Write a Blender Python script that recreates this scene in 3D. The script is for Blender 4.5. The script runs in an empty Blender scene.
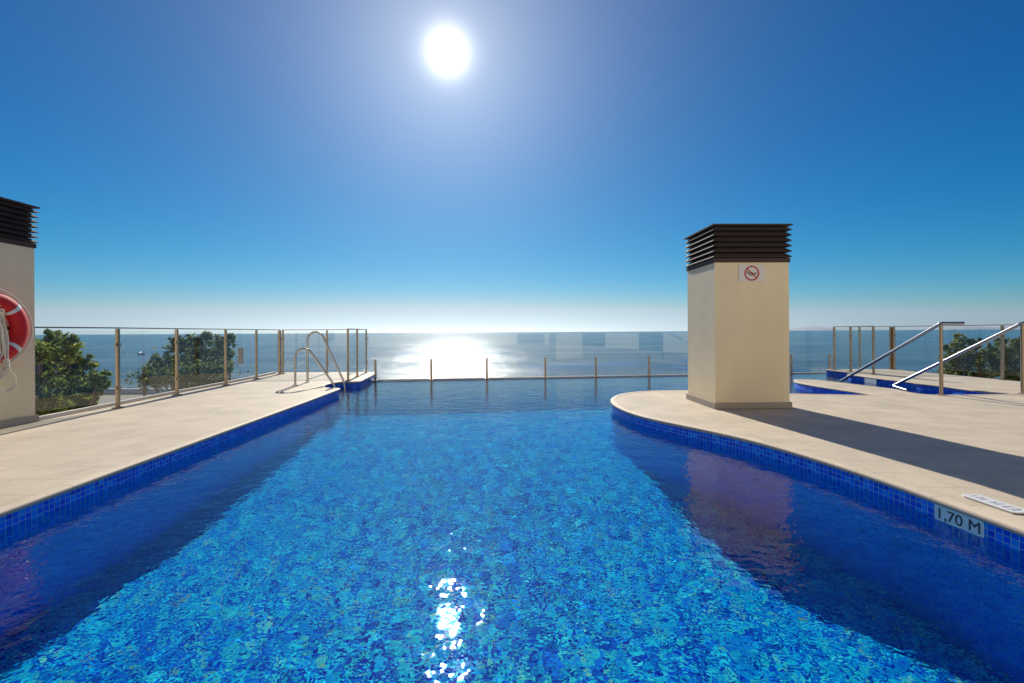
import bpy, bmesh, math, random
import numpy as np
from mathutils import Vector, Matrix
random.seed(7); rng = np.random.RandomState(11)
S = bpy.context.scene; COL = S.collection
PI = math.pi

# ------------------------------------------------------------------ camera
F, PX, HY, ROLL, EYE = 455.0, 512.0, 332.0, 0.0056, 1.0
cd = bpy.data.cameras.new('camera'); cam = bpy.data.objects.new('camera', cd); COL.objects.link(cam)
cd.sensor_width = 36; cd.lens = 36 * F / 1024; cd.shift_y = -(341.5 - HY) / 1024
cd.clip_start = .05; cd.clip_end = 120000
r_, u_, b_ = Vector((1, 0, -ROLL)).normalized(), Vector((ROLL, 0, 1)).normalized(), Vector((0, -1, 0))
cam.matrix_world = Matrix(((r_.x, u_.x, b_.x, 0), (r_.y, u_.y, b_.y, 0), (r_.z, u_.z, b_.z, EYE), (0, 0, 0, 1)))
S.camera = cam

# ------------------------------------------------------------------ sky, sun, exposure
SUN_AZ, SUN_EL = math.radians(-7.9), math.radians(31.4)
SD = Vector((math.sin(SUN_AZ) * math.cos(SUN_EL), math.cos(SUN_AZ) * math.cos(SUN_EL), math.sin(SUN_EL)))
W = bpy.data.worlds.new('World'); S.world = W; W.use_nodes = True
wn, wl = W.node_tree.nodes, W.node_tree.links
bg = wn['Background']
sky = wn.new('ShaderNodeTexSky'); sky.sky_type = 'NISHITA'; sky.sun_disc = False
sky.sun_elevation = SUN_EL; sky.sun_rotation = SUN_AZ
sky.altitude = 0; sky.air_density = 1.0; sky.dust_density = .05; sky.ozone_density = 8.0
STR = .10; EXPO = .6; K = 1 / (2 ** EXPO * STR)
bg.inputs['Strength'].default_value = STR
def wmath(op, a, b=None, c=None):
    n = wn.new('ShaderNodeMath'); n.operation = op
    for i, x in enumerate((a, b, c)):
        if x is None: continue
        if isinstance(x, (int, float)): n.inputs[i].default_value = x
        else: wl.new(x, n.inputs[i])
    return n.outputs[0]
# deep polarised blue: contrast per channel on the Nishita sky, plus the sun's aureole
sp = wn.new('ShaderNodeSeparateColor'); wl.new(sky.outputs[0], sp.inputs[0])
tc = wn.new('ShaderNodeTexCoord')
dp = wn.new('ShaderNodeVectorMath'); dp.operation = 'DOT_PRODUCT'
nv = wn.new('ShaderNodeVectorMath'); nv.operation = 'NORMALIZE'
wl.new(tc.outputs['Generated'], nv.inputs[0]); wl.new(nv.outputs[0], dp.inputs[0]); dp.inputs[1].default_value = SD
ang = wmath('ARCCOSINE', wmath('MINIMUM', dp.outputs['Value'], .999999))
def lobe(amp, width, p):
    q = wmath('POWER', wmath('DIVIDE', ang, math.radians(width)), p)
    return wmath('MULTIPLY', wmath('EXPONENT', wmath('MULTIPLY', q, -1.0)), amp)
core = wmath('ADD', lobe(2.2, .9, 1.0), lobe(.9, 2.0, 2)); halo = lobe(.80, 11, 1.0)
gc = wn.new('ShaderNodeCombineColor')
def chan(i, a, p): return wmath('MULTIPLY', wmath('POWER', wmath('MULTIPLY', sp.outputs[i], .1), p), a)
sx_ = wn.new('ShaderNodeSeparateXYZ'); wl.new(nv.outputs[0], sx_.inputs[0])
hd = wn.new('ShaderNodeVectorMath'); hd.operation = 'DOT_PRODUCT'; wl.new(nv.outputs[0], hd.inputs[0]); hd.inputs[1].default_value = (math.sin(SUN_AZ), math.cos(SUN_AZ), 0)
hglow = wmath('MULTIPLY', wmath('EXPONENT', wmath('MULTIPLY', wmath('ABSOLUTE', sx_.outputs[2]), -42.0)), wmath('MULTIPLY', wmath('POWER', wmath('MAXIMUM', hd.outputs['Value'], 0.0), 7.0), .55))
bG = chan(1, .787, 1.27); bR = wmath('MINIMUM', chan(0, 2.0, 2.6), wmath('MULTIPLY', bG, .74)); bB = wmath('MAXIMUM', chan(2, .726, .98), wmath('MULTIPLY', bG, 1.17))
for i, (base, h) in enumerate(((bR, .80), (bG, .76), (bB, .70))):
    g = wmath('ADD', wmath('ADD', wmath('MULTIPLY', hglow, (1, .86, .66)[i]), wmath('MULTIPLY', halo, h)), wmath('MULTIPLY', core, (1.0, .97, .9)[i]))
    wl.new(wmath('MULTIPLY', wmath('ADD', base, g), K), gc.inputs[i])
wl.new(gc.outputs[0], bg.inputs['Color'])

sl = bpy.data.lights.new('sun', 'SUN'); sl.energy = 3.7; sl.angle = math.radians(.53); sl.color = (1, .93, .82)
sun = bpy.data.objects.new('sun', sl); COL.objects.link(sun)
sun.rotation_euler = SD.to_track_quat('Z', 'Y').to_euler(); sl.cycles.is_caustics_light = True
S.view_settings.view_transform = 'Standard'; S.view_settings.look = 'None'
S.view_settings.exposure = EXPO; S.view_settings.gamma = 1
S.cycles.use_denoising = True; S.cycles.max_bounces = 14; S.cycles.transparent_max_bounces = 24
S.cycles.transmission_bounces = 10; S.cycles.sample_clamp_indirect = 25; S.cycles.caustics_reflective = False; S.cycles.use_adaptive_sampling = False

# ------------------------------------------------------------------ helpers
def at(u, v, z=0.0):
    """point at height z on the sight line of a photo pixel"""
    du, dv = u - PX, v - HY
    X, D = du - ROLL * dv, dv + ROLL * du
    k = (EYE - z) / D
    return Vector((X * k, F * k, z))

def tag(o, label=None, cat=None, group=None, kind=None):
    for k, v in (('label', label), ('category', cat), ('group', group), ('kind', kind)):
        if v: o[k] = v
    return o

def empty(name, loc=(0, 0, 0), rz=0):
    o = bpy.data.objects.new(name, None); COL.objects.link(o); o.location = loc; o.rotation_euler = (0, 0, rz)
    o.empty_display_size = .1
    return o

def link(name, bm, m, parent=None, smooth=False, bevel=0):
    if bevel:
        bmesh.ops.bevel(bm, geom=[e for e in bm.edges if e.calc_face_angle(0) > .6], offset=bevel, segments=2, affect='EDGES', profile=.6)
    bmesh.ops.recalc_face_normals(bm, faces=bm.faces)
    me = bpy.data.meshes.new(name); bm.to_mesh(me); bm.free()
    ms = m if isinstance(m, (list, tuple)) else [m]
    for x in ms: me.materials.append(x)
    if smooth:
        me.polygons.foreach_set('use_smooth', [True] * len(me.polygons))
        if smooth == 'auto':
            me.set_sharp_from_angle(angle=math.radians(40))
    o = bpy.data.objects.new(name, me); COL.objects.link(o)
    if parent: o.parent = parent
    return o

def box(bm, x0, x1, y0, y1, z0, z1, M=None):
    vs = [bm.verts.new((x, y, z)) for z in (z0, z1) for y in (y0, y1) for x in (x0, x1)]
    for f in ((0, 2, 3, 1), (4, 5, 7, 6), (0, 1, 5, 4), (2, 6, 7, 3), (0, 4, 6, 2), (1, 3, 7, 5)):
        bm.faces.new([vs[i] for i in f])
    if M is not None: bmesh.ops.transform(bm, matrix=M, verts=vs)
    return vs

def bar(bm, a, b, w, h, up=Vector((0, 0, 1))):
    """rectangular bar from a to b, w across, h along up"""
    a, b = Vector(a), Vector(b); d = (b - a); L = d.length; d.normalize()
    s = d.cross(up)
    if s.length < 1e-4: s = Vector((1, 0, 0))
    s.normalize(); t = s.cross(d)
    M = Matrix(((s.x, d.x, t.x, a.x), (s.y, d.y, t.y, a.y), (s.z, d.z, t.z, a.z), (0, 0, 0, 1)))
    return box(bm, -w / 2, w / 2, 0, L, -h / 2, h / 2, M)

def tube(bm, pts, r, n=12, closed=False, caps=True):
    pts = [Vector(p) for p in pts]; rings = []
    prev = None
    N = len(pts)
    for i, p in enumerate(pts):
        if closed: d = pts[(i + 1) % N] - pts[i - 1]
        else: d = pts[min(i + 1, N - 1)] - pts[max(i - 1, 0)]
        d.normalize()
        if prev is None:
            s = d.cross(Vector((0, 0, 1)))
            if s.length < .05: s = d.cross(Vector((1, 0, 0)))
        else:
            s = prev - d * prev.dot(d)
        s.normalize(); prev = s; t = d.cross(s)
        rr = r(i / max(N - 1, 1)) if callable(r) else r
        rings.append([bm.verts.new(p + (s * math.cos(2 * PI * k / n) + t * math.sin(2 * PI * k / n)) * rr) for k in range(n)])
    for i in range(N if closed else N - 1):
        A, B = rings[i], rings[(i + 1) % N]
        for k in range(n): bm.faces.new((A[k], A[(k + 1) % n], B[(k + 1) % n], B[k]))
    if caps and not closed:
        bm.faces.new(rings[0][::-1]); bm.faces.new(rings[-1])
    return rings

def fillet(pts, r, n=8):
    """polyline with rounded corners"""
    pts = [Vector(p) for p in pts]; out = [pts[0]]
    for i in range(1, len(pts) - 1):
        a, p, b = pts[i - 1], pts[i], pts[i + 1]
        rr = r[i - 1] if isinstance(r, (list, tuple)) else r
        da, db = (a - p), (b - p)
        rr = min(rr, da.length * .49, db.length * .49)
        A, B = p + da.normalized() * rr, p + db.normalized() * rr
        for k in range(n + 1):
            t = k / n; out.append(A * (1 - t) ** 2 + p * 2 * t * (1 - t) + B * t * t)
    out.append(pts[-1]); return out

def smooth_line(pts, n=8, closed=False):
    """Catmull-Rom through 2D/3D points"""
    P = [Vector(p) for p in pts]; out = []
    N = len(P)
    for i in range(N if closed else N - 1):
        g = (lambda j: P[j % N]) if closed else (lambda j: P[max(0, min(N - 1, j))])
        p0, p1, p2, p3 = g(i - 1), g(i), g(i + 1), g(i + 2)
        for k in range(n):
            t = k / n
            out.append(.5 * ((2 * p1) + (-p0 + p2) * t + (2 * p0 - 5 * p1 + 4 * p2 - p3) * t * t + (-p0 + 3 * p1 - 3 * p2 + p3) * t ** 3))
    if not closed: out.append(P[-1])
    return out

# ------------------------------------------------------------------ materials
class NT:
    def __init__(s, name):
        s.m = bpy.data.materials.new(name); s.m.use_nodes = True
        s.n, s.l = s.m.node_tree.nodes, s.m.node_tree.links
        s.p = s.n['Principled BSDF']
    def new(s, t, **k):
        n = s.n.new(t)
        for a, b in k.items(): setattr(n, a, b)
        return n
    def put(s, sock, x):
        if isinstance(x, bpy.types.NodeSocket): s.l.new(x, sock)
        elif isinstance(x, (tuple, list)) and len(x) == 3 and sock.type == 'RGBA': sock.default_value = (*x, 1)
        else: sock.default_value = x
    def math(s, op, a, b=None):
        n = s.new('ShaderNodeMath', operation=op); s.put(n.inputs[0], a)
        if b is not None: s.put(n.inputs[1], b)
        return n.outputs[0]
    def vmath(s, op, a, b=None, scale=None):
        n = s.new('ShaderNodeVectorMath', operation=op); s.put(n.inputs[0], a)
        if b is not None: s.put(n.inputs[1], b)
        if scale is not None: n.inputs['Scale'].default_value = scale
        return n.outputs[0]
    def mix(s, f, a, b, blend='MIX'):
        n = s.new('ShaderNodeMix', data_type='RGBA', blend_type=blend)
        s.put(n.inputs[0], f); s.put(n.inputs[6], a); s.put(n.inputs[7], b); return n.outputs[2]
    def noise(s, vec, scale, detail=3, rough=.5, out='Fac'):
        n = s.new('ShaderNodeTexNoise'); n.inputs['Scale'].default_value = scale
        n.inputs['Detail'].default_value = detail; n.inputs['Roughness'].default_value = rough
        if vec is not None: s.l.new(vec, n.inputs['Vector'])
        return n.outputs[out]
    def ramp(s, f, stops, interp='LINEAR'):
        n = s.new('ShaderNodeValToRGB'); cr = n.color_ramp; cr.interpolation = interp
        while len(cr.elements) < len(stops): cr.elements.new(.5)
        for e, (p, c) in zip(cr.elements, stops):
            e.position = p; e.color = (*c, 1) if len(c) == 3 else c
        s.put(n.inputs[0], f); return n.outputs[0]
    def coord(s, kind='Object'):
        return s.new('ShaderNodeTexCoord').outputs[kind]
    def bump(s, h, strength=.3, dist=.01):
        n = s.new('ShaderNodeBump'); n.inputs['Strength'].default_value = strength
        n.inputs['Distance'].default_value = dist; s.l.new(h, n.inputs['Height']); s.l.new(n.outputs[0], s.p.inputs['Normal'])
    def base(s, c=None, rough=None, metal=None, spec=None):
        if c is not None: s.put(s.p.inputs['Base Color'], c)
        if rough is not None: s.put(s.p.inputs['Roughness'], rough)
        if metal is not None: s.p.inputs['Metallic'].default_value = metal
        if spec is not None: s.p.inputs['Specular IOR Level'].default_value = spec
        return s.m

def plain(name, c, rough=.5, metal=0, var=.12, scale=6, bump=0):
    t = NT(name); co = t.coord()
    n = t.noise(co, scale, 4)
    f = t.math('MULTIPLY_ADD', n, 2 * var); f.node.inputs[2].default_value = 1 - var
    v = t.vmath('MULTIPLY', c, None) if False else None
    cc = t.new('ShaderNodeCombineColor')
    for i in range(3): t.l.new(t.math('MULTIPLY', f, c[i]), cc.inputs[i])
    t.base(cc.outputs[0], rough, metal)
    if bump: t.bump(t.noise(co, scale * 12, 3), bump, .004)
    return t.m

def mosaic(name, size, stops, joint, jw=.07, uv=False, rough=.25, spec=.5):
    """small square glass tiles, every tile its own blue"""
    t = NT(name); co = t.coord('UV' if uv else 'Object')
    v = t.vmath('SCALE', co, scale=1 / size)
    fl = t.vmath('FLOOR', v); fr = t.vmath('FRACTION', v)
    wn_ = t.new('ShaderNodeTexWhiteNoise', noise_dimensions='2D' if True else '3D'); t.l.new(fl, wn_.inputs['Vector'])
    big = t.noise(co, 1.1, 3)
    val = t.math('ADD', wn_.outputs['Value'], t.math('MULTIPLY', t.math('SUBTRACT', big, .5), .12))
    col = t.ramp(val, stops)
    sx = t.new('ShaderNodeSeparateXYZ'); t.l.new(fr, sx.inputs[0])
    def edge(o): return t.math('LESS_THAN', t.math('SUBTRACT', .5, t.math('ABSOLUTE', t.math('SUBTRACT', o, .5))), jw)
    j = t.math('MAXIMUM', edge(sx.outputs[0]), edge(sx.outputs[1]))
    t.base(t.mix(j, col, joint), rough, spec=spec)
    return t.m

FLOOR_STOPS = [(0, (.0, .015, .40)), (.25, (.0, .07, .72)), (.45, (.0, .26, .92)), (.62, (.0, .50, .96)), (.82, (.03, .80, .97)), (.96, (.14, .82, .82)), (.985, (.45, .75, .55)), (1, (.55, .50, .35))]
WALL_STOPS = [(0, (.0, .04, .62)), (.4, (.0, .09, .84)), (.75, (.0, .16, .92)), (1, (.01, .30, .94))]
M_floor = mosaic('pool_floor_mosaic', .029, FLOOR_STOPS, (.02, .34, .62), .05, rough=.9, spec=.0)
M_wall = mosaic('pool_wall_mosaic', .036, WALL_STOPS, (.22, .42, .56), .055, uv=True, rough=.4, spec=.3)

def stone(name, c, c2, tile=(.60, .30), joint=.005, rot=.045, rough=.62, jcol=.74):
    t = NT(name); co = t.coord()
    mp = t.new('ShaderNodeMapping'); mp.inputs['Rotation'].default_value = (0, 0, rot); t.l.new(co, mp.inputs[0])
    br = t.new('ShaderNodeTexBrick'); br.offset = .5
    t.l.new(mp.outputs[0], br.inputs['Vector'])
    br.inputs['Scale'].default_value = 1; br.inputs['Mortar Size'].default_value = joint; br.inputs['Mortar Smooth'].default_value = .2
    br.inputs['Brick Width'].default_value = tile[0]; br.inputs['Row Height'].default_value = tile[1]
    br.inputs['Color1'].default_value = (*c, 1); br.inputs['Color2'].default_value = (*c2, 1)
    br.inputs['Mortar'].default_value = (*[x * jcol for x in c], 1); br.inputs['Bias'].default_value = 0
    n1 = t.noise(mp.outputs[0], 2.2, 5, .6); n2 = t.noise(mp.outputs[0], 45, 4, .6)
    st = t.ramp(n1, [(.28, (.80, .795, .79)), (.6, (1.02, 1.01, 1.0)), (.75, (1.07, 1.06, 1.05))])
    gr = t.ramp(n2, [(.3, (.90, .90, .90)), (.75, (1.05, 1.05, 1.05))])
    t.base(t.mix(1.0, t.mix(1.0, br.outputs['Color'], st, 'MULTIPLY'), gr, 'MULTIPLY'), rough, spec=.35)
    t.bump(t.math('SUBTRACT', n2, t.math('MULTIPLY', br.outputs['Fac'], 1.5)), .25, .003)
    return t.m
M_deck = stone('deck_stone', (.66, .565, .42), (.62, .53, .395))
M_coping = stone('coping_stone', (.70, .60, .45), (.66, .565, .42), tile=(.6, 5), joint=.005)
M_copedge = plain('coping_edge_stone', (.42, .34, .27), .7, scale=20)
M_kerb = plain('kerb_stone', (.62, .58, .52), .6)
M_skirt = plain('skirting_stone', (.36, .31, .26), .55, scale=14, bump=.1)

def render_wall(name, c):
    t = NT(name); co = t.coord()
    n1 = t.noise(co, 1.6, 5, .6); n2 = t.noise(co, 60, 3)
    sc = t.new('ShaderNodeMapping'); sc.inputs['Scale'].default_value = (9, 9, .5); t.l.new(co, sc.inputs[0])
    n3 = t.noise(sc.outputs[0], 1, 4)
    a = t.mix(1, t.ramp(n1, [(.25, (.93, .92, .90)), (.75, (1.03, 1.03, 1.03))]), t.ramp(n3, [(.3, (.975, .972, .965)), (.6, (1, 1, 1))]), 'MULTIPLY')
    t.base(t.mix(1, c, a, 'MULTIPLY'), .85, spec=.2)
    t.bump(n2, .35, .004); return t.m
M_render = render_wall('cream_render', (.87, .75, .53))
M_louvre = plain('louvre_brown', (.060, .041, .033), .75, scale=10)
M_louvre_in = plain('louvre_core', (.012, .010, .010), .8)
M_dark = plain('dark_metal', (.03, .03, .03), .4, .6)
def steel(name, c=(.62, .58, .52), rough=.22):
    t = NT(name); n = t.noise(t.coord(), 30, 3)
    t.base(c, t.math('MULTIPLY_ADD', n, .2), 1.0)
    n_ = t.p.inputs['Roughness'].links[0].from_node; n_.inputs[2].default_value = rough - .1
    return t.m
M_steel = steel('brushed_steel', (.58, .54, .48), .3); M_post = steel('weathered_steel', (.34, .27, .20), .38); M_rail = steel('steel_handrail', (.30, .31, .35), .34)
M_white = plain('white_plastic', (.72, .73, .72), .4, var=.05)
M_red = plain('buoy_red', (.52, .006, .012), .65, var=.1, scale=5)
M_rope = plain('white_rope', (.62, .58, .50), .9, var=.2, scale=60, bump=.5)
M_band = plain('reflective_band', (.60, .63, .64), .35)
M_signred = plain('sign_red', (.50, .02, .04), .4)
M_signink = plain('sign_ink', (.05, .06, .07), .5)
M_marker = plain('marker_tile', (.68, .78, .78), .3, var=.12, scale=25)
M_bark = plain('bark', (.10, .075, .05), .9, scale=9, bump=.6)

def glass(name, tint=(.95, .975, .97), haze=.012):
    t = NT(name); o = t.n['Material Output']; t.n.remove(t.p)
    tr = t.new('ShaderNodeBsdfTransparent'); tr.inputs[0].default_value = (*tint, 1)
    gl = t.new('ShaderNodeBsdfGlossy'); gl.inputs['Roughness'].default_value = .0; gl.inputs[0].default_value = (1, 1, 1, 1)
    df = t.new('ShaderNodeBsdfDiffuse'); df.inputs[0].default_value = (.75, .75, .72, 1)
    ge = t.new('ShaderNodeNewGeometry'); dt = t.new('ShaderNodeVectorMath', operation='DOT_PRODUCT')
    t.l.new(ge.outputs['Normal'], dt.inputs[0]); t.l.new(ge.outputs['Incoming'], dt.inputs[1])
    fc = t.math('POWER', t.math('SUBTRACT', 1.0, t.math('ABSOLUTE', dt.outputs['Value'])), 5.0)
    fk = t.math('MULTIPLY_ADD', fc, .96); fk.node.inputs[2].default_value = .04
    m1 = t.new('ShaderNodeMixShader'); t.l.new(fk, m1.inputs[0]); t.l.new(tr.outputs[0], m1.inputs[1]); t.l.new(gl.outputs[0], m1.inputs[2])
    m2 = t.new('ShaderNodeMixShader')
    co = t.coord(); mp = t.new('ShaderNodeMapping'); mp.inputs['Scale'].default_value = (5, 5, 1.2); t.l.new(co, mp.inputs[0])
    n = t.noise(mp.outputs[0], 1.2, 5, .65)
    hz = t.new('ShaderNodeMapRange'); hz.inputs[1].default_value = .35; hz.inputs[2].default_value = .75; hz.inputs[3].default_value = haze * .35; hz.inputs[4].default_value = haze * 2.2
    t.l.new(n, hz.inputs[0]); t.l.new(hz.outputs[0], m2.inputs[0])
    t.l.new(m1.outputs[0], m2.inputs[1]); t.l.new(df.outputs[0], m2.inputs[2]); t.l.new(m2.outputs[0], o.inputs[0])
    return t.m
M_glass = glass('fence_glass')

# ------------------------------------------------------------------ setting: sea and land
AX = -.05                                    # the pool's long axis leans a little to the left
SEA, LAND = -14.0, -4.5
def sea_mat():
    t = NT('sea_water'); co = t.coord()
    mp = t.new('ShaderNodeMapping'); mp.inputs['Scale'].default_value = (.32, 1, 1); t.l.new(co, mp.inputs[0])
    a = t.noise(mp.outputs[0], .35, 8, .62); b = t.noise(mp.outputs[0], .05, 5, .6)
    h = t.math('ADD', a, t.math('MULTIPLY', b, 2.5))
    mp2 = t.new('ShaderNodeMapping'); mp2.inputs['Scale'].default_value = (.4, 2.2, 1); t.l.new(co, mp2.inputs[0])
    c = t.ramp(t.noise(mp2.outputs[0], .004, 6, .62), [(.35, (.008, .040, .085)), (.65, (.014, .062, .12))])
    ro = t.new('ShaderNodeMapRange'); t.l.new(t.noise(mp2.outputs[0], .012, 7, .7), ro.inputs[0]); ro.inputs[1].default_value = .3; ro.inputs[2].default_value = .7; ro.inputs[3].default_value = .09; ro.inputs[4].default_value = .24
    t.base(c, ro.outputs[0], spec=.30); t.p.inputs['IOR'].default_value = 1.33
    t.bump(h, .55, 1.3)
    return t.m
bm = bmesh.new()
ys = [20, 60, 150, 400, 1200, 4000, 12000, 40000]
rows = []
for y in ys: rows.append([bm.verts.new((x * (y + 40) * 2.2, y, SEA)) for x in np.linspace(-1, 1, 9)])
for i in range(len(ys) - 1):
    for k in range(8): bm.faces.new((rows[i][k], rows[i][k + 1], rows[i + 1][k + 1], rows[i + 1][k]))
tag(link('sea', bm, sea_mat()), kind='structure')

M_land = plain('promenade_paving', (.30, .265, .22), .9, scale=.6)
bm = bmesh.new()
box(bm, -90, 90, -60, 42, SEA - 1, LAND)
tag(link('ground', bm, M_land), kind='structure')
# distant hills across the bay on the right
bm = bmesh.new()
def hill(x0, x1, y, hmax, seed):
    n = 60; r = random.Random(seed); base, top, back = [], [], []
    ph = [r.uniform(0, 6) for _ in range(5)]
    for i in range(n + 1):
        t = i / n; x = x0 + (x1 - x0) * t
        h = hmax * math.sin(PI * t) ** .7 * (.65 + .18 * math.sin(5 * t + ph[0]) + .12 * math.sin(13 * t + ph[1]) + .05 * math.sin(31 * t + ph[2]))
        base.append(bm.verts.new((x, y, SEA - 5))); top.append(bm.verts.new((x, y + 1500, SEA + max(h, 1)))); back.append(bm.verts.new((x, y + 4000, SEA - 5)))
    for i in range(n):
        bm.faces.new((base[i], base[i + 1], top[i + 1], top[i])); bm.faces.new((top[i], top[i + 1], back[i + 1], back[i]))
hill(18000, 26500, 30000, 420, 3); hill(26000, 46000, 31000, 620, 5)
tag(link('distant_hills', bm, plain('hill_haze_blue', (.42, .47, .52), .95, scale=.0006), smooth=True), kind='structure')  # pale blue-grey: distance haze put into the hill colour

bm = bmesh.new(); box(bm, -85, 85, 42.003, 42.4, SEA, LAND + .45)
tag(link('sea_wall', bm, plain('white_parapet', (.66, .64, .60), .8)), 'low white parapet wall along the seaward edge of the promenade', 'wall')

# ------------------------------------------------------------------ pool geometry
WATER = -.12; DEPTH = -1.82
def pool_y(x): return x
# left deck outline (pool side), world metres from sight lines
L_edge = [(-2.62, -3.0), (-2.80, 0.5), (-2.905, 2.58), (-2.97, 4.5), (-3.03, 6.6), (-3.10, 8.12)]
L_niche = smooth_line([(-3.10, 8.12, 0), (-3.16, 8.24, 0), (-3.44, 8.36, 0), (-3.62, 8.75, 0), (-3.60, 9.18, 0), (-3.44, 9.36, 0), (-3.26, 9.36, 0), (-3.16, 9.46, 0), (-3.20, 9.75, 0)], 5)
L_tip = [(-3.27, 10.4), (-3.42, 11.4), (-3.50, 11.62)]
LX = -5.55                                   # fence line
L_out = [(-6.02, 11.62), (-6.02, 11.0), (-5.50, 3.2), (-5.35, -1), (-5.35, -3.0)]
left_poly = [(x, y) for x, y in L_edge] + [(p.x, p.y) for p in L_niche[1:-1]] + [(-3.20, 9.75)] + L_tip + [(-6.0, 11.62), (-5.74, 8.0), (-5.62, 5.0), (-9.0, 4.6), (-9.0, -3.0)]

def off_edge(pts, d):
    out = []
    for i, p in enumerate(pts):
        a, b = pts[max(i - 1, 0)], pts[min(i + 1, len(pts) - 1)]
        n = Vector((b[1] - a[1], -(b[0] - a[0]), 0)).normalized()
        out.append((p[0] + n.x * d, p[1] + n.y * d))
    return out

def prism(bm, poly, z0, z1):
    A = [bm.verts.new((x, y, z0)) for x, y in poly]; B = [bm.verts.new((x, y, z1)) for x, y in poly]
    n = len(poly)
    for i in range(n): bm.faces.new((A[i], A[(i + 1) % n], B[(i + 1) % n], B[i]))
    from mathutils.geometry import tessellate_polygon
    for tri in tessellate_polygon([[Vector((x, y, 0)) for x, y in poly]]):
        bm.faces.new([B[k] for k in tri]); bm.faces.new([A[k] for k in reversed(tri)])

def wall_strip(name, pts, z0, z1, parent=None):
    """tiled pool wall that follows the edge, with metre UVs"""
    me = bpy.data.meshes.new(name); vs, fs, uv = [], [], []
    s = 0; acc = [0]
    for a, b in zip(pts, pts[1:]): s += math.hypot(b[0] - a[0], b[1] - a[1]); acc.append(s)
    for (x, y) in pts: vs += [(x, y, z0), (x, y, z1)]
    for i in range(len(pts) - 1): fs.append((2 * i, 2 * i + 2, 2 * i + 3, 2 * i + 1))
    me.from_pydata(vs, [], fs); l = me.uv_layers.new(name='UVMap')
    for i in range(len(pts) - 1):
        for k, (a, z) in enumerate(((acc[i], z0), (acc[i + 1], z0), (acc[i + 1], z1), (acc[i], z1))):
            l.data[4 * i + k].uv = (a, z - z1)
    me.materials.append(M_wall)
    o = bpy.data.objects.new(name, me); COL.objects.link(o); o.cycles.is_caustics_receiver = True
    if parent: o.parent = parent
    return o

def densify(pts, step=.12):
    out = []
    for a, b in zip(pts, pts[1:]):
        n = max(1, int(math.hypot(b[0] - a[0], b[1] - a[1]) / step))
        for k in range(n): out.append((a[0] + (b[0] - a[0]) * k / n, a[1] + (b[1] - a[1]) * k / n))
    out.append(pts[-1]); return out

def coping(name, pts, width, side):
    """row of coping stones with a rounded nose; joints are real gaps. side=+1: deck lies to the right of the path"""
    bm = bmesh.new(); pts = densify(pts, .06)
    prof = [(-.018, -.030), (-.024, -.018), (-.022, -.007), (-.014, .001), (0, .004), (width, .004), (width, -.028)]
    def nrm(i):
        a, b = pts[max(i - 1, 0)], pts[min(i + 1, len(pts) - 1)]
        return Vector((b[1] - a[1], -(b[0] - a[0]), 0)).normalized() * side
    rings = []; acc = 0; last = 0; groups = [[]]
    for i, p in enumerate(pts):
        if i: acc += math.hypot(p[0] - pts[i - 1][0], p[1] - pts[i - 1][1])
        groups[-1].append(i)
        if acc - last > .5:
            last = acc; groups.append([i])
    for g in groups:
        if len(g) < 2: continue
        rings = []
        for j, i in enumerate(g):
            n = nrm(i); q = Vector((pts[i][0], pts[i][1], 0))
            t = Vector((-n.y, n.x, 0))
            if j == 0:
                q = q + (Vector((*pts[i + 1], 0)) - q).normalized() * .0015 if i + 1 < len(pts) else q
            if j == len(g) - 1:
                q = q + (Vector((*pts[i - 1], 0)) - q).normalized() * .0015
            rings.append([bm.verts.new(q + n * o + Vector((0, 0, z))) for o, z in prof])
        for a, b in zip(rings, rings[1:]):
            for k in range(len(prof)):
                f = bm.faces.new((a[k], a[(k + 1) % len(prof)], b[(k + 1) % len(prof)], b[k]))
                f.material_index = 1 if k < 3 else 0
        bm.faces.new(rings[0]); bm.faces.new(rings[-1][::-1])
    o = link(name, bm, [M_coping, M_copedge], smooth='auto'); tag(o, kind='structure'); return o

left_edge_all = L_edge + [(p.x, p.y) for p in L_niche[1:-1]] + [(-3.20, 9.75)] + L_tip
bm = bmesh.new(); prism(bm, left_poly, -.03, 0.0)
tag(link('pool_deck', bm, M_deck), kind='structure')
bm = bmesh.new()
inner = off_edge(left_edge_all, -.03)
prism(bm, inner + [(-5.9, 11.55), (-5.64, 8.0), (-5.5, 5.0), (-8.9, 4.5), (-8.9, -3.0)], LAND + .01, -.032)
tag(link('deck_foundation', bm, M_render), kind='structure')
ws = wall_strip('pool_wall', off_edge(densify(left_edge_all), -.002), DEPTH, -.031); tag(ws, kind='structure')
coping('coping', left_edge_all, .055, -1)

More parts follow.
